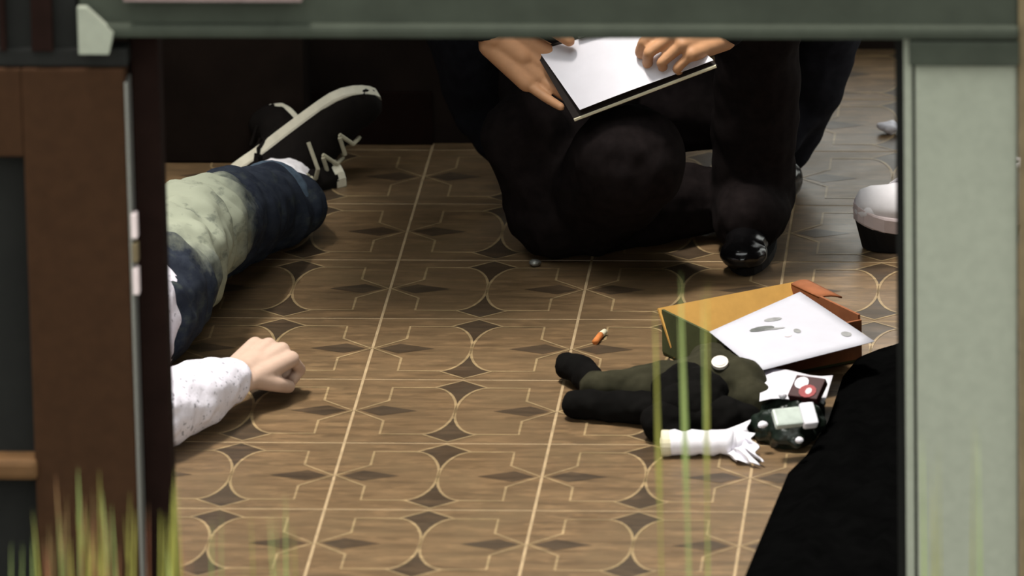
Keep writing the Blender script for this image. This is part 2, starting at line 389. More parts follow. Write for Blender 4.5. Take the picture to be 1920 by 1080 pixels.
# ------------------------------------------------------------------ people
def hand(mb, w, f, n, thumb, curls, sc=1., spread=.06, thumb_pose=None):
    """w wrist, f direction to the knuckles, n back of the hand, thumb +1/-1 side; curls = bends per finger (3 each, degrees)"""
    f = Vector(f).normalized(); n = Vector(n); n = (n-f*n.dot(f)).normalized(); l = f.cross(n)*thumb; w = Vector(w)
    offs = [.030, .010, -.010, -.028]; kl = [.088, .091, .086, .078]; ph = [(.042, .025, .021), (.046, .029, .022), (.043, .026, .021), (.033, .020, .018)]
    rr = [.0092, .0095, .009, .008]
    for q in range(4):
        base = w+l*offs[q]*.55*sc; kn = w+f*kl[q]*sc+l*offs[q]*sc+n*(.004 if q in (1, 2) else 0)
        mb.cap(base, kn, .0155*sc, .0125*sc)
        d = (f+l*spread*(1.5-q)).normalized(); p = kn; a = 0; hin = d.cross(n).normalized()
        for k in range(3):
            a += math.radians(curls[q][k]); dd = Matrix.Rotation(-a, 3, hin) @ d
            e = p+dd*ph[q][k]*sc; mb.cap(p, e, rr[q]*sc*(1-.07*k), rr[q]*sc*(.93-.07*k)); p = e
    mb.cap(w, w+f*.05*sc, .021*sc, .017*sc)
    tp = thumb_pose or ((.55, .75, -.35), (.85, .35, -.35), (.95, -.1, -.3))
    p = w+l*.018*sc+f*.012*sc; R = (.0155, .0118, .0105, .009)
    for k, (L, (a, b, c)) in enumerate(zip((.042, .034, .027), tp)):
        dd = (f*a+l*b+n*c).normalized(); e = p+dd*L*sc; mb.cap(p, e, R[k]*sc, R[k+1]*sc); p = e
def head(mb, c, face, up, sc=1.):
    face = Vector(face).normalized(); up = Vector(up); up = (up-face*up.dot(face)).normalized(); s = face.cross(up)
    Mx = Matrix((s, face, up)).transposed(); c = Vector(c)
    mb.ball(c+up*.02, Vector((.074, .092, .088))*sc, M=Mx, sub=3)
    mb.ball(c+face*.025-up*.055, Vector((.056, .062, .058))*sc, M=Mx)
    mb.cap(c+face*.088+up*.012, c+face*.108-up*.022, .008, .014)        # nose
    mb.cap(c+face*.088-up*.052-s*.016, c+face*.088-up*.052+s*.016, .009) # lips
    mb.ball(c+face*.07-up*.095, .02)                                     # chin
    for q in (-1, 1):
        mb.ball(c+s*q*.076, Vector((.012, .02, .032)), M=Mx)             # ears
        mb.cap(c+face*.082+up*.03+s*q*.014, c+face*.074+up*.03+s*q*.048, .009) # brow
        mb.ball(c+face*.075+up*.008+s*q*.032, .013)                      # eyes
    return Mx
def hair(c, face, up, mat, parent, long=False):
    face = Vector(face).normalized(); up = Vector(up); up = (up-face*up.dot(face)).normalized(); s = face.cross(up); Mx = Matrix((s, face, up)).transposed(); c = Vector(c)
    mb = MB(); mb.ball(c+up*.04-face*.016, (.084, .094, .084), M=Mx, sub=3)
    mb.ball(c-face*.045-up*.01, (.074, .06, .09), M=Mx)
    if long:
        for q in (-1, 1): mb.chain([c+s*q*.075+up*.03, c+s*q*.09-up*.05, c+s*q*.085-up*.12], [.025, .028, .015])
    return link('hair', remesh(mb, .006, 3, folds(.004, 60, (1, 1, .3))), mat, parent, True)

def sneaker(parent, heel, toe, up, L=.29, mats=('canvas', 'rubber', 'rubber', 'lace'), outsole=None, label=None, top=True, hs=.026):
    """low sneaker: heel and toe points on the sole, up = away from the sole"""
    heel = Vector(heel); x = (Vector(toe)-heel).normalized(); z = Vector(up); z = (z-x*z.dot(x)).normalized(); y = z.cross(x)
    Mx = Matrix((x, y, z)).transposed().to_4x4(); Mx.translation = heel
    def half(t):   # half width of the sole, medial / lateral
        w = .031+.015*math.sin(min(1, max(0, (t-.25)/.75))*PI*.62+.0)
        if t < .12: w *= math.sqrt(max(0, 1-((.12-t)/.12)**2))
        if t > .78: w *= math.sqrt(max(0, 1-((t-.78)/.22)**2))
        return max(w, .001)
    ts = [0, .012, .04, .08, .14, .22, .3, .4, .5, .6, .7, .78, .85, .91, .955, .985, 1]
    out = [(t*L, half(t)) for t in ts]+[(t*L, -half(t)*.94) for t in ts[::-1][1:-1]]
    so = MB()
    n = len(out); rings = [(-.0, .93), (.003, 1.), (hs-.003, 1.02), (hs, .98)]
    vs = []
    for zz, k in rings:
        for a, b in out:
            t = a/L; toe_spring = .02*max(0, (t-.72)/.28)**2
            vs.append(Mx @ Vector(((a-L/2)*(.985+.015*k)+L/2, b*k, zz+toe_spring)))
    fs = [(i*n+k, i*n+(k+1) % n, (i+1)*n+(k+1) % n, (i+1)*n+k) for i in range(3) for k in range(n)]+[list(range(n))[::-1], [3*n+k for k in range(n)]]
    so.add(vs, fs)
    up_ = MB(); hz = [(0, .055), (.02, .07), (.1, .078), (.2, .07), (.3, .072), (.4, .082), (.5, .078), (.6, .068), (.7, .056), (.8, .048), (.9, .042), (.97, .03), (1, .012)]
    m = 9; vs = []
    for t, h in hz:
        tt = .01+t*.975; w = half(tt)*.97; sp_ = .02*max(0, (tt-.72)/.28)**2
        for k in range(m):
            a = PI*k/(m-1); vs.append(Mx @ Vector((tt*L, w*math.cos(a)*(1-.18*math.sin(a)), hs-.004+sp_+(h)*math.sin(a)**.8)))
    fs = [(i*m+k, (i+1)*m+k, (i+1)*m+k+1, i*m+k+1) for i in range(len(hz)-1) for k in range(m-1)]
    fs += [[k for k in range(m)], [(len(hz)-1)*m+k for k in range(m)][::-1]]+[(i*m, i*m+m-1, (i+1)*m+m-1, (i+1)*m) for i in range(len(hz)-1)]
    up_.add(vs, fs)
    if top: up_.chain([Mx @ Vector((.1*L, 0, .08)), Mx @ Vector((.2*L, 0, .082))], [.032, .034])
    o = obj('sneaker', up_, mats[0], parent, True)
    if label and not parent: pass
    obj('sole', so, mats[1], o)
    tcb = MB(); tcb.ball(Mx @ Vector((.9*L, 0, hs+.008)), (.028, .036, .022), M=Mx.to_3x3()); obj('toe_cap', tcb, mats[2], o, True)
    lb = MB()
    for k in range(5):
        t = .42+.07*k; hh = .082-.028*max(0, (t-.4)/.3)+.024; s_ = 1 if k % 2 else -1
        lb.tube([Mx @ Vector((t*L, -.026*s_, hh-.012)), Mx @ Vector((t*L+.008, 0, hh+.003)), Mx @ Vector((t*L+.018, .026*s_, hh-.014))], .0035, 6)
    for s_ in (-1, 1):
        lb.tube([Mx @ Vector((.4*L, 0, .108)), Mx @ Vector((.36*L, .02*s_, .125)), Mx @ Vector((.4*L, .045*s_, .118)), Mx @ Vector((.44*L, .03*s_, .104)), Mx @ Vector((.41*L, 0, .108))], .0035, 6)
        lb.tube([Mx @ Vector((.4*L, 0, .108)), Mx @ Vector((.5*L, .035*s_, .1)), Mx @ Vector((.54*L, .055*s_, .06))], .0035, 6)
    obj('laces', lb, mats[3], o)
    if outsole:
        ob = MB(); vs = []
        for zz, k in ((-outsole, .9), (-.002, .98), (.002, .98)):
            for a, b in out: vs.append(Mx @ Vector(((a-L/2)*k+L/2, b*k, zz+(.02*max(0, (a/L-.72)/.28)**2 if zz > -.01 else 0))))
        ob.add(vs, [(i*n+k, i*n+(k+1) % n, (i+1)*n+(k+1) % n, (i+1)*n+k) for i in range(2) for k in range(n)]+[list(range(n))[::-1], [2*n+k for k in range(n)]])
        obj('outsole', ob, 'soleblack', o)
    return o, Mx

# --- person lying on the floor, legs pointing away, one arm stretched out over the tiles
lp = tag(empty('person', P(215, 640, 0)), 'person lying on the tiles in faded jeans and pale speckled knit sleeve, fist on floor', 'person')
hip1 = P(262, 585, .115); hip2 = P(170, 520, .12)
knee1 = P(345, 440, .145); ank1 = P(508, 378, .07)
knee2 = P(420, 425, .075); ank2 = P(556, 385, .055)
chest = P(60, 745, .13); neck = P(-40, 850, .12); hd = P(-95, 905, .11)
sh = P(95, 770, .12); elb = P(262, 782, .062); wr = P(446, 706, .055)
sh2 = P(-30, 690, .12); elb2 = P(-160, 620, .05); wr2 = P(-120, 520, .04)
mb = MB()
mid = (hip1+hip2)/2
mb.chain([mid, (mid+chest)/2, chest, neck], [.105, .1, .11, .055]); mb.cap(chest+(sh-chest)*.5, sh, .08, .06); mb.cap(chest+(sh2-chest)*.5, sh2, .08, .06)
mb.cap(neck, hd, .052, .05); hup = (hd-neck).normalized(); hface = Vector((.15, .1, 1)); head(mb, hd+hup*.06, hface, hup)
mb.chain([hip1, knee1, knee1+(ank1-knee1)*.35, ank1], [.068, .05, .048, .034]); mb.chain([hip2, knee2, ank2], [.068, .048, .034])
mb.chain([sh, elb, elb+(wr-elb)*.35, wr], [.046, .036, .036, .026]); mb.chain([sh2, elb2, wr2], [.046, .036, .025])
fd = (P(524, 650, .075)-wr)
hand(mb, wr, fd, (-.05, -.62, .85), 1, [(52, 95, 55), (58, 95, 55), (62, 95, 55), (66, 95, 55)], 1.04, .03, ((.75, .5, -.4), (.9, .05, -.6), (.75, -.5, -.5)))
hand(mb, wr2, (.3, 1, 0), (0, 0, 1), 1, [(20, 30, 20)]*4)
# feet inside the shoes
s1h, s1t = Q(424, 332, 1.66), Q(694, 148, 1.69); s2h, s2t = Q(650, 346, 1.62), Q(516, 208, 1.79)
toc = Vector((0, -.95, .3)); lr = Vector((.55, 0, -.83)); ll = Vector((-.66, 0, -.75))
u1 = toc*.55+lr*.83; u2 = toc*.62+ll*.5
body = link('body', remesh(mb, .003, 4), 'skin', lp, True)
hair(hd+hup*.06, hface, hup, 'hair', lp, True)
sn1, M1 = sneaker(lp, s1h, s1t, u1, (s1t-s1h).length, ('canvas', 'rubber', 'canvas', 'lace'), None, None, True, .019)
sn2, M2 = sneaker(lp, s2h, s2t, u2, (s2t-s2h).length, ('canvas', 'rubber', 'canvas', 'canvas'), None, None, True, .017)
for Mx, a in ((M1, ank1), (M2, ank2)):
    p = Mx @ Vector((.055, 0, .06)); q = Mx @ Vector((.06, 0, .1))
    link('sock', remesh(MB().chain([a, (a+q)/2+Vector((0, 0, .01)), q, p], [.04, .04, .04, .036]), .004, 4, folds(.003, 60)), 'sock', lp, True)
mb = MB()
mb.chain([mid, mid+(chest-mid)*.3], [.125, .12]); mb.chain([hip1, hip1+(knee1-hip1)*.55, knee1, knee1+(ank1-knee1)*.4, ank1], [.1, .09, .083, .076, .060])
mb.cap(mid, hip1, .12, .1); mb.cap(mid, hip2, .12, .1)
mb.chain([hip2, knee2, ank2], [.095, .07, .052])
link('jeans', remesh(mb, .006, 5, folds(.013, 20, (.7, 1.5, .5))), 'denim', lp, True)
cf = MB(); dd = (ank1-knee1).normalized()
cf.tube([ank1-dd*.012, ank1+dd*.0, ank1+dd*.012], [.064, .0665, .063], 24); cf2 = cf
obj('jeans_cuff', cf2, 'denim_hem', lp, True)
mb = MB()
mb.chain([mid+(chest-mid)*.12, mid+(chest-mid)*.5, chest], [.132, .128, .13]); mb.cap(chest, sh, .12, .075); mb.cap(chest, sh2, .12, .075); mb.cap(chest, neck, .1, .075)
mb.chain([sh, elb, elb+(wr-elb)*.55, wr-(wr-elb)*.08], [.07, .06, .052, .036]); mb.chain([sh2, elb2, wr2], [.07, .058, .04])
link('knit_top', remesh(mb, .005, 5, folds(.005, 26)), 'knit', lp, True)
mb = MB(); mb.ball(P(293, 622, .1), (.03, .05, .045)); mb.ball(P(280, 640, .09), (.03, .05, .04))
link('undershirt', remesh(mb, .004, 4, folds(.002, 50)), 'cream', lp, True)

# --- person squatting at the back with a clipboard
sp = tag(empty('person', (.38, 1.45, 0)), 'person kneeling on one knee at back in black clothes, holding a clipboard', 'person')
fl, fr = P(1330, 372, .055), Vector((.553, 1.37, .07))      # one knee on the floor, the other leg upright
kl_, kr_ = P(1045, 392, .075), Vector((.575, 1.25, .5))
hl, hr_ = Vector((.27, 1.66, .42)), Vector((.47, 1.66, .42))
ch2 = Vector((.38, 1.5, .78)); nk2 = Vector((.38, 1.38, .98)); hd2 = Vector((.375, 1.31, 1.08))
sl, sr = Vector((.18, 1.45, .9)), Vector((.52, 1.45, .9))
el, er = Vector((.07, 1.27, .62)), Vector((.59, 1.22, .6))
wl = Q(928, 70, 1.15); wrr = Q(1352, 62, 1.13)
mb = MB(); mdp = (hl+hr_)/2
mb.chain([mdp, (mdp+ch2)/2, ch2, nk2, hd2], [.12, .11, .12, .055, .05])
for a, k, f in ((hl, kl_, fl), (hr_, kr_, fr)): mb.chain([a, k, k+(f-k)*.35, f], [.075, .052, .05, .035])
mb.chain([fr, fr+Vector((0, -.15, -.045))], [.034, .022]); lfd = Vector((.09, .13, -.012)); mb.chain([fl, fl+lfd], [.036, .03])
for a, e, w in ((sl, el, wl), (sr, er, wrr)): mb.cap(ch2, a, .1, .06); mb.chain([a, e, w], [.05, .04, .027])
head(mb, hd2+Vector((0, -.03, .06)), (0, -.85, -.5), (0, -.5, .85))
cc = [Q(1076, 224, 1.055), Q(1345, 122, 1.06), Q(1245, 22, 1.145), Q(1000, 92, 1.14)]
bn = (cc[1]-cc[0]).cross(cc[3]-cc[0]).normalized()
hand(mb, wl, Q(1012, 128, 1.12)-bn*.012-wl, -bn, 1, [(8, 14, 8), (8, 14, 8), (10, 14, 8), (12, 18, 10)], 1.08, .02, ((.55, .6, -.5), (.92, .3, -.3), (1, 0, .0)))
hand(mb, wrr, Q(1272, 92, 1.085)+bn*.03-wrr, (.25, -.55, .8), 1, [(40, 60, 35), (46, 66, 40), (55, 72, 40), (62, 75, 45)], 1.02, .02, ((.6, .6, -.3), (.9, .2, -.4), (.9, -.3, -.3)))
link('body', remesh(mb, .003, 4), 'skin2', sp, True)
hair(hd2+Vector((0, -.03, .06)), (0, -.85, -.5), (0, -.5, .85), 'hair2', sp)
mb = MB()
mb.cap(mdp, mdp+Vector((0, -.03, .12)), .135, .13)
mb.chain([hl, hl*.5+kl_*.5, kl_], [.12, .115, .082]); mb.chain([P(985, 250, .2), kl_], [.07, .075]); mb.chain([P(1180, 300, .2), kl_*.8+fl*.2], [.09, .085])
mb.chain([kl_, kl_*.6+fl*.4, fl-lfd*.1], [.08, .075, .056])
mb.chain([hr_, kr_, kr_+(fr-kr_)*.4, fr+Vector((0, -.02, -.01))], [.1, .078, .07, .068]); mb.chain([fr+Vector((0, -.02, -.0)), fr+Vector((0, -.07, -.01)), fr+Vector((0, -.12, -.014))], [.066, .062, .056]); mb.cap(Q(1130, 205, 1.5), Q(1370, 200, 1.45), .075, .07)
tr = link('trousers', remesh(mb, .006, 5, folds(.007, 14)), 'blacktrouser', sp, True)
for v in tr.data.vertices: v.co.z = max(v.co.z, .003)
mb = MB()
mb.chain([mdp+Vector((0, .02, .05)), (mdp+ch2)/2, ch2], [.17, .15, .16]); mb.cap(ch2, sl, .14, .085); mb.cap(ch2, sr, .14, .085); mb.cap(ch2, nk2, .12, .075)
for a, e, w in ((sl, el, wl), (sr, er, wrr)): mb.chain([a, e, w+(e-w)*.12], [.085, .07, .046])
tail = [(Q(1530, 40, 1.62), .075), (Q(1505, 170, 1.64), .066), (Q(1472, 285, 1.66), .042)]
mb.chain([t[0] for t in tail], [t[1] for t in tail]); mb.chain([mdp+Vector((.1, 0, .05)), tail[0][0]], [.13, .08]); mb.chain([tail[1][0], Q(1440, 240, 1.6)], [.06, .06])
mb.chain([mdp+Vector((-.1, 0, .05)), Q(905, 40, 1.58), Q(925, 200, 1.6), Q(960, 275, 1.58)], [.13, .1, .07, .045])
link('coat', remesh(mb, .006, 5, folds(.008, 14)), 'coat', sp, True)
m_ = MB(); tip = fr+Vector((-.005, -.2, -.045))
m_.chain([fr+Vector((0, .05, -.02)), fr+Vector((0, -.08, -.025)), tip], [.04, .042, .03]); m_.ball(tip+Vector((0, 0, .004)), (.04, .045, .024))
sh_ = link('dress_shoe', remesh(m_, .004, 4), 'blackleather', sp, True)
for v in sh_.data.vertices: v.co.z = max(v.co.z, .008)
link('sock', remesh(MB().chain([fr+Vector((0, .02, .06)), fr+Vector((0, -.02, .0)), fr+Vector((-.002, -.13, -.02))], [.048, .05, .042]), .004, 4), 'blacksock', sp, True)
s_ = MB(); n = 20
s_.prism([(fr.x+.041*math.sin(2*PI*k/n), fr.y-.08+.15*math.cos(2*PI*k/n)) for k in range(n)][::-1], .0006, .014)
obj('shoe_sole', s_, 'soleblack', sh_)
m_ = MB(); m_.chain([fl-lfd*.1, fl+lfd*.5, fl+lfd*1.2], [.042, .044, .036])
sh_ = link('dress_shoe', remesh(m_, .004, 4), 'blackleather', sp, True)
for v in sh_.data.vertices: v.co.z = max(v.co.z, .004)
mb = MB(); c = P(1003, 493, .006); mb.ball(c, (.010, .008, .006), sub=2)
for v in mb.v: v += Vector((noise.noise(v*120), noise.noise(v*120+Vector((5, 0, 0))), 0))*.002
tag(obj('foil_scrap', mb, 'metal'), 'tiny shiny foil scrap on the dark tiles before the kneeling knee', 'scrap')

# --- clipboard with papers held by the squatting person
def quad_slab(c, th, n=(6, 6), bend=None):       # c = 4 corners, counter-clockwise seen from the front
    a, b, d, e = [Vector(x) for x in c]; nr = (b-a).cross(e-a).normalized(); nu, nv = n; vs = []
    for s_ in (1, 0):
        for j in range(nv+1):
            for i in range(nu+1):
                u, v = i/nu, j/nv; p = a*(1-u)*(1-v)+b*u*(1-v)+d*u*v+e*(1-u)*v
                vs.append(p+nr*((bend(u, v) if bend else 0)-(0 if s_ else th)))
    k = (nu+1)*(nv+1); fs = []
    for j in range(nv):
        for i in range(nu):
            q = j*(nu+1)+i; fs += [(q, q+1, q+nu+2, q+nu+1), (k+q, k+q+nu+1, k+q+nu+2, k+q+1)]
    ed = [i for i in range(nu+1)]+[(j+1)*(nu+1)+nu for j in range(nv)]+[nv*(nu+1)+i for i in range(nu-1, -1, -1)]+[j*(nu+1) for j in range(nv-1, 0, -1)]
    for i in range(len(ed)): p, q = ed[i], ed[(i+1) % len(ed)]; fs.append((q, p, k+p, k+q))
    return MB().add(vs, fs), nr
yA, yB = 1.07, 1.13
cbm, nr = quad_slab(cc, .004)
cb = tag(obj('clipboard', cbm, 'board'), 'thin dark clipboard with pale edge held out by the kneeling person', 'clipboard')
eb = MB(); eb.tube([cc[0]-nr*.002+(cc[1]-cc[0])*.0, cc[0]-nr*.002+(cc[1]-cc[0])*.99], .0028, 6); obj('pale_edge', eb, 'cream', cb)
cl_ = MB(); a_, b_ = cc[3]+(cc[2]-cc[3])*.35, cc[3]+(cc[2]-cc[3])*.65
cl_.tube([a_+nr*.008, b_+nr*.008], .007, 8); obj('clip', cl_, 'metal', cb)
off = nr*.0025
pc = [Q(1088, 207, 1.055)+off, Q(1338, 113, 1.06)+off, Q(1240, 30, 1.142)+off, Q(1010, 96, 1.138)+off]
pm, _ = quad_slab(pc, .0006, (8, 8), lambda u, v: .0015*math.sin(u*5)*(1-v))
tag(obj('paper_sheet', pm, 'paper'), 'blank white sheet lying on the clipboard between two hands', 'paper')

# ------------------------------------------------------------------ things on the floor
# open cardboard box
bz = .075
A = P(1238, 577, bz); Bk = P(1485, 529, bz); ax = (Bk-A); ax.z = 0; wx = ax.length; ax.normalize(); ay = Vector((ax.y, -ax.x, 0)); wy = .20
bxo = tag(empty('cardboard_box', (A.x, A.y, .0015)), 'open orange-brown cardboard box standing under the printed white sheet', 'box')
Bm = Matrix((ax, ay, Vector((0, 0, 1)))).transposed().to_4x4(); Bm.translation = Vector((A.x, A.y, 0))
t_ = .004
def bpart(nm, a, b, mat): return obj(nm, MB().box(a, b, M=Bm), mat, bxo)
def flip(o):
    o.data.flip_normals(); return o
flip(bpart('bottom', (.002, .002, .0015), (wx-.002, wy-.002, .006), 'card_shade'))
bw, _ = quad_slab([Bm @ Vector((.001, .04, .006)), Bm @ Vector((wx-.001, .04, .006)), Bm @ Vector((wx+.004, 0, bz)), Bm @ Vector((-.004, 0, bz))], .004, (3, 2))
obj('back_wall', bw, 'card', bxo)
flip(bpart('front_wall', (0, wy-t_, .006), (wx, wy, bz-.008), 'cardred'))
flip(bpart('left_wall', (0, t_, .006), (t_, wy-t_, bz-.002), 'card_shade'))
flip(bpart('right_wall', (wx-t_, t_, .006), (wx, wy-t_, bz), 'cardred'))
fm, _ = quad_slab([Bm @ Vector((wx-t_, .004, bz)), Bm @ Vector((wx-t_, .085, bz)), Bm @ Vector((wx+.034, .09, bz-.006)), Bm @ Vector((wx+.03, .0, bz-.002))], .003, (4, 4), lambda u, v: .003*math.sin(v*3))
obj('flap', fm, 'cardred', bxo, True)
# printed sheet on the box
zs = .084
shc = [P(1420, 696, zs-.02), P(1640, 640, zs-.012), P(1500, 547, zs+.004), P(1330, 622, zs)]
def sb(u, v): return .006*math.sin(u*3.1)*math.sin(v*3.1)
pm, pn = quad_slab(shc, .0006, (10, 10), sb)
ps = tag(obj('printed_sheet', pm, 'paper2', None, True), 'white sheet with a grey smudge of print lying slanted across the cardboard box', 'paper')
def onsheet(u, v):
    a, b, d, e = shc; return a*(1-u)*(1-v)+b*u*(1-v)+d*u*v+e*(1-u)*v+pn*(sb(u, v)+.0006)
def mark(us, name, mat):
    mb = MB(); c = onsheet(sum(u for u, v in us)/len(us), sum(v for u, v in us)/len(us)); n = len(us)
    mb.add([c]+[onsheet(u, v) for u, v in us], [(0, 1+i, 1+(i+1) % n) for i in range(n)]); return obj(name, mb, mat, ps)
def el_(cu, cv, a, b, n=10, rot=0.): return [(cu+a*math.cos(2*PI*k/n)*math.cos(rot)-b*math.sin(2*PI*k/n)*math.sin(rot), cv+a*math.cos(2*PI*k/n)*math.sin(rot)+b*math.sin(2*PI*k/n)*math.cos(rot)) for k in range(n)]
mark(el_(.36, .66, .11, .045, 10, -.5), 'printed_picture', 'inkdark')
mark(el_(.52, .74, .08, .035, 9, -.5), 'printed_picture', 'ink')
mark(el_(.44, .58, .09, .015, 9, -.5), 'printed_line', 'ink')
mark(el_(.47, .41, .03, .03), 'printed_dot', 'inkpink')
mark(el_(.57, .43, .028, .04), 'printed_dot', 'ink')
mark(el_(.88, .2, .04, .045), 'printed_seal', 'ink')
# second sheet below
zc = .03
pm, _ = quad_slab([P(1424, 752, .05), P(1548, 748, .05), P(1562, 702, .052), P(1428, 694, .055)], .0006, (6, 4), lambda u, v: .004*math.sin(u*6))
tag(obj('paper_sheet', pm, 'paper', None, True), 'smaller white sheet sticking out under the printed sheet beside the black pouch', 'paper')

# dark garment
from mathutils.bvhtree import BVHTree
def hit(px, py, o):                                   # where a measured sight line meets a surface
    bv = BVHTree.FromPolygons([v.co+o.location for v in o.data.vertices], [list(p.vertices) for p in o.data.polygons])
    h = bv.ray_cast(CC, ray(px, py).normalized()); return (h[0], h[1]) if h[0] else (P(px, py, .05), Vector((0, 0, 1)))
mb = MB()
mb.chain([P(1262, 728, .035), P(1335, 715, .04), P(1390, 728, .04)], [.04, .048, .044])
mb.chain([P(1330, 692, .035), P(1385, 712, .035)], [.038, .036]); mb.chain([P(1390, 728, .035), P(1410, 755, .03)], [.042, .034])
mb.chain([P(1120, 733, .03), P(1180, 728, .031), P(1260, 725, .036)], [.03, .032, .04])
gar = tag(link('dark_garment', remesh(mb, .004, 5, folds(.006, 24, (1, 1.5, 1))), 'olive', None, True), 'crumpled dark olive cloth garment lying in front of the cardboard box', 'garment')
cph, cpn = hit(1350, 683, gar)
mb = MB(); mb.chain([P(1062, 686, .024), P(1085, 692, .026), P(1112, 716, .026)], [.02, .024, .02]); mb.chain([P(1078, 758, .022), P(1160, 762, .024), P(1230, 768, .026)], [.022, .024, .026])
mb.chain([P(1238, 790, .03), P(1300, 775, .032), P(1360, 782, .03), P(1405, 785, .024)], [.03, .034, .032, .022]); mb.chain([P(1235, 800, .022), P(1262, 812, .018)], [.024, .016])
link('flap_and_shade', remesh(mb, .0035, 4, folds(.003, 40)), 'olive_shade', gar, True)  # dark flap, plus front and underside blackened where shade falls
mb = MB(); mb.chain([P(1255, 735, .055), P(1285, 718, .06), P(1330, 735, .06)], [.03, .034, .03]); mb.chain([P(1265, 762, .045), P(1320, 752, .05)], [.034, .034])
link('shade_patch', remesh(mb, .0035, 4, folds(.004, 40)), 'olive_shade', gar, True)  # shade on the garment's front, put in as a blackened piece
rot = cpn.to_track_quat('Z', 'Y').to_matrix().to_4x4(); Mc = Matrix.Translation(cph) @ rot; n = 16
mb = MB(); mb.prism([(.0125*math.cos(2*PI*k/n), .0125*math.sin(2*PI*k/n)) for k in range(n)], .0002, .006, M=Mc)
cp = tag(obj('bottle_cap', mb, 'plastic_cap'), 'small round cream cap lying on the dark olive garment', 'cap')
mb = MB(); mb.prism([(.0095*math.cos(2*PI*k/n), .0095*math.sin(2*PI*k/n)) for k in range(n)], .006, .0072, M=Mc); obj('cap_top', mb, 'plastic_cap', cp)

# white rolled cloth
mb = MB(); t0, t1 = P(1253, 831, .0195), P(1372, 829, .021); N = 10
tp = [t0+(t1-t0)*i/N+Vector((0, 0, .0012*math.sin(i*1.7))) for i in range(N+1)]
mb.tube(tp, [.0185+.0011*math.sin(i*2.1) for i in range(N+1)], 20)
mb.cap(t1-(t1-t0)*.06, t1+(t1-t0)*.08, .0175, .015)
def fan(c, pleats, amp, seed):
    return quad_slab(c, .003, (22, 8), lambda u, v: amp*math.sin(u*pleats*PI+seed)*(.25+v)+.004*noise.noise(Vector((u*4, v*3, seed))))[0]
for c, pl, am, sd in (((P(1352, 848, .008), P(1352, 810, .036), P(1406, 787, .042), P(1398, 850, .012)), 4.5, .0045, .3),
                      ((P(1380, 838, .012), P(1385, 808, .036), P(1412, 812, .034), P(1428, 866, .010)), 4.0, .0045, 1.2),
                      ((P(1362, 850, .006), P(1392, 838, .024), P(1425, 872, .006), P(1378, 864, .005)), 3.5, .0035, 2.2)):
    f_ = fan(c, pl, am, sd); f_.v = [Vector((v.x, v.y, max(v.z, .0015))) for v in f_.v]; mb.add(f_.v, f_.f)
tw = tag(obj('white_cloth', mb, 'towel', None, True), 'white cloth rolled at its left end and crumpled at right, on the tiles', 'cloth')
mb = MB(); d_ = (t0-t1).normalized(); mb.tube([t0-d_*.004, t0+d_*.002, t0+d_*.009, t0+d_*.010], [.0192, .0198, .0198, .0185], 20)
mb.tube([t0+d_*.008, t0+d_*.0115], [.009, .008], 14); obj('rolled_end', mb, 'cream', tw)

# black pouch with small things on it
mb = MB()
mb.chain([P(1448, 775, .022), P(1500, 780, .026), P(1518, 762, .026)], [.022, .028, .024]); mb.chain([P(1440, 800, .022), P(1490, 815, .022), P(1515, 790, .025)], [.024, .025, .025])
mb.chain([P(1450, 755, .02), P(1505, 752, .024)], [.018, .022])
tag(link('black_pouch', remesh(mb, .0035, 3, folds(.008, 45)), 'pouch', None, True), 'crumpled black and dark green plastic pouch right of the dark garment', 'pouch')
def facing(px, py, z, rz=0., tilt=.5):
    c = P(px, py, z); return Matrix.Translation(c) @ Matrix.Rotation(rz, 4, 'Z') @ Matrix.Rotation(tilt, 4, 'X')
Mx = facing(1514, 730, .066, -.4, .6)
t = tag(empty('cigarette_pack', Mx.translation), 'small maroon pack with red and white round mark on top of the black pouch', 'packet')
obj('pack_box', MB().box((-.024, -.02, -.008), (.024, .02, .006), M=Mx, bev=.002), 'darkred', t)
mb = MB(); mb.prism([(-.010+.011*math.cos(2*PI*k/12), .006+.011*math.sin(2*PI*k/12)) for k in range(12)], .006, .0068, M=Mx); obj('white_mark', mb, 'paper', t)
mb = MB(); mb.prism([(.005+.014*math.cos(2*PI*k/12), -.008+.012*math.sin(2*PI*k/12)) for k in range(12)], .006, .0072, M=Mx); obj('red_mark', mb, 'red', t)
mb = MB(); mb.prism([(.007+.005*math.cos(2*PI*k/12), -.008+.006*math.sin(2*PI*k/12)) for k in range(12)], .0072, .0078, M=Mx); obj('pale_centre', mb, 'inkpink', t)
Mx = facing(1492, 782, .066, .35, .7)
t = tag(empty('pale_packet', Mx.translation), 'pale grey packet with shiny white end lying on the black pouch', 'packet')
obj('packet_body', MB().box((-.034, -.015, -.006), (.008, .015, .006), M=Mx, bev=.003), 'silver', t)
obj('packet_end', MB().box((.008, -.019, -.008), (.03, .019, .009), M=Mx, bev=.004), 'paper', t)
for px, py, z, s_, lab in ((1430, 796, .046, .007, 'tiny white scrap between the white cloth and the black pouch'), (1499, 826, .045, .006, 'tiny white scrap at the lower right edge of the black pouch'), (1468, 742, .06, .006, 'tiny pale scrap on the black pouch below the smaller sheet')):
    mb = MB(); mb.ball(P(px, py, z), (s_*1.1, s_, s_*.8), sub=2)
    for v in mb.v: v += Vector((noise.noise(v*90), noise.noise(v*90+Vector((5, 0, 0))), noise.noise(v*90+Vector((0, 5, 0)))))*.002
    tag(obj('paper_scrap', mb, 'paper'), lab, 'scrap', 'white scraps around the black pouch')
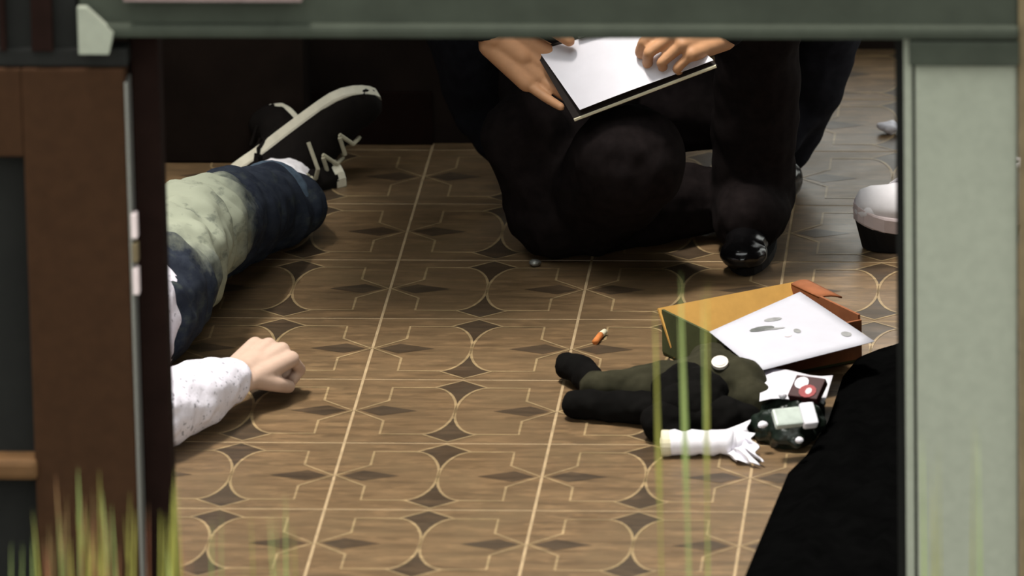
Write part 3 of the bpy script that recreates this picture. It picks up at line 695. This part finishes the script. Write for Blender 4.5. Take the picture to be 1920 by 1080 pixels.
# orange butt on the tiles
mb = MB(); mb.tube([P(1116, 641, .005), P(1126, 628, .0055)], .005, 10)
cg = tag(obj('cigarette_butt', mb, 'orange', None, True), 'small orange and cream stub lying on the tiles above the dark garment', 'cigarette')
mb = MB(); mb.tube([P(1126, 628, .0055), P(1134, 622, .0055)], .0048, 10); obj('cream_end', mb, 'cream', cg, True)

# flat black sheet added to stand in for the darkness on the right floor
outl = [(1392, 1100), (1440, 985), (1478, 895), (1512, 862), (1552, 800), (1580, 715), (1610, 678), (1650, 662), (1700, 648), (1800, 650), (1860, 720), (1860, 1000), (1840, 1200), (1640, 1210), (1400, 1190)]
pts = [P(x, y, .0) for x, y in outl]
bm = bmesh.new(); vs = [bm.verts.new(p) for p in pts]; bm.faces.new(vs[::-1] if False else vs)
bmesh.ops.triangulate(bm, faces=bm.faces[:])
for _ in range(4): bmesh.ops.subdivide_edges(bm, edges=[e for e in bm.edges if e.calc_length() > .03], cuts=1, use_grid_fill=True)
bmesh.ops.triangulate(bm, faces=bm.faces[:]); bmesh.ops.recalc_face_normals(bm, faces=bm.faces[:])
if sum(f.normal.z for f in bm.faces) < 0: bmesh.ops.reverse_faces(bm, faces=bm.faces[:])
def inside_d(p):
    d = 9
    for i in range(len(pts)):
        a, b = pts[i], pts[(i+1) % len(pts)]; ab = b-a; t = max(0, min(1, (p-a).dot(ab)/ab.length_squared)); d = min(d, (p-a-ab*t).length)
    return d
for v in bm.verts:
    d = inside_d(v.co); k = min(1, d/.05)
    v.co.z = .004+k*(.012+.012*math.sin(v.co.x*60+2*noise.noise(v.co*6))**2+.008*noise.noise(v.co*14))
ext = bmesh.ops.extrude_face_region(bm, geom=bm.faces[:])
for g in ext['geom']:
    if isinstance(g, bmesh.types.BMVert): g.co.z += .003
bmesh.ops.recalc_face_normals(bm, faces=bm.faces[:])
me = bpy.data.meshes.new('black_stand_in'); bm.to_mesh(me); bm.free()
tag(link('black_stand_in', me, 'black', None, True), 'large black sheet added to stand in for darkness on the floor at lower right by the door post', 'cloth')

# white sneaker half hidden by the right door post
h_ = P(1600, 432, .03); tp = Vector((h_.x, h_.y, .03)); hp = tp+Vector((.27, .06, 0))
so_, Mx = sneaker(None, hp, tp, (0, 0, 1), (tp-hp).length, ('leather', 'pinkrubber', 'leather', 'leather'), .028, None, False)
tag(so_, 'white sneaker on a thick black outsole, half hidden behind the pale door post', 'shoe')
o = MB(); o.ball(Mx @ Vector((.052, 0, .094)), (.046, .024, .008), M=Mx.to_3x3()); obj('dark_opening', o, 'soleblack', so_, True)
o = MB(); o.tube([Mx @ Vector((.052+.05*math.cos(k*PI/8), .028*math.sin(k*PI/8), .094)) for k in range(17)], .007, 8); obj('collar', o, 'leather', so_, True)
o = MB(); o.tube([Mx @ Vector((.17, -.03, .085)), Mx @ Vector((.15, 0, .112)), Mx @ Vector((.16, .03, .085))], .008, 8); obj('dark_green_tongue', o, 'greentape', so_, True)
mb = MB(); c = P(1668, 238, .012); mb.ball(c, (.022, .012, .011), sub=3)
for v in mb.v: v += Vector((noise.noise(v*70), noise.noise(v*70+Vector((5, 0, 0))), noise.noise(v*70+Vector((0, 5, 0)))))*.004
tag(obj('crumpled_paper', mb, 'paper'), 'small crumpled white paper on the floor far behind the white sneaker', 'paper')

# ------------------------------------------------------------------ grass growing outside in front of the doorway
def clump(name, x_px, ybase, n, hts, spread, mats, label, lean=.03, wid=.006, stem=1.):
    base = Q(x_px, 1080, ybase); root = tag(empty(name, (base.x, ybase, -.1)), label, 'grass')
    for k in range(n):
        x = base.x+random.uniform(-spread, spread); y = ybase+random.uniform(-.06, .06); h = random.uniform(*hts); dx = random.uniform(-lean, lean); w = wid*random.uniform(.6, 1.3)
        mb = MB(); vs = []; N = 9
        for i in range(N+1):
            t = i/N; ww = w*(1-t**2.2)*(.6+.8*t*(1-t)*2)*(stem if t < .74 else 1); c = Vector((x+dx*t*t, y+.02*t*t, -.1+h*t))
            vs += [c+Vector((-ww, 0, 0)), c+Vector((0, -ww*.35, 0)), c+Vector((ww, 0, 0)), c+Vector((0, ww*.1, 0))]
        fs = [(i*4+q, i*4+(q+1) % 4, i*4+4+(q+1) % 4, i*4+4+q) for i in range(N) for q in range(4)]+[(3, 2, 1, 0), (N*4, N*4+1, N*4+2, N*4+3)]
        mb.add(vs, fs); obj('blade', mb, random.choice(mats), root, True)
    return root
def hz(py, y): return Q(960, py, y).z+.1
yg = -1.6
clump('grass_clump', 215, yg, 44, (hz(1060, yg), hz(890, yg)), .095, ['leaf', 'leaf', 'leaf2', 'leaf3', 'leaf3'], 'yellow green and rusty grass growing before the brown door', .02, .007)
clump('grass_clump', 470, yg, 9, (hz(1070, yg), hz(930, yg)), .07, ['leaf2', 'leaf2', 'leaf'], 'thin pale green grass blades right of the dark door edge', .015, .005)
tall = clump('grass_clump', 1275, yg+.1, 5, (hz(640, yg), hz(500, yg)), .05, ['leaf2', 'leaf2', 'leaf'], 'few tall green grass stalks in front of the cardboard box and white cloth', .012, .0065, .2)
clump('grass_clump', 1800, yg, 6, (hz(900, yg), hz(740, yg)), .05, ['leaf2', 'leaf'], 'sparse pale grass blades before the pale green door post', .01, .004)
clump('grass_clump', 40, yg, 8, (hz(1070, yg), hz(1000, yg)), .05, ['leaf2'], 'short pale green grass at the lower left corner', .015, .006)
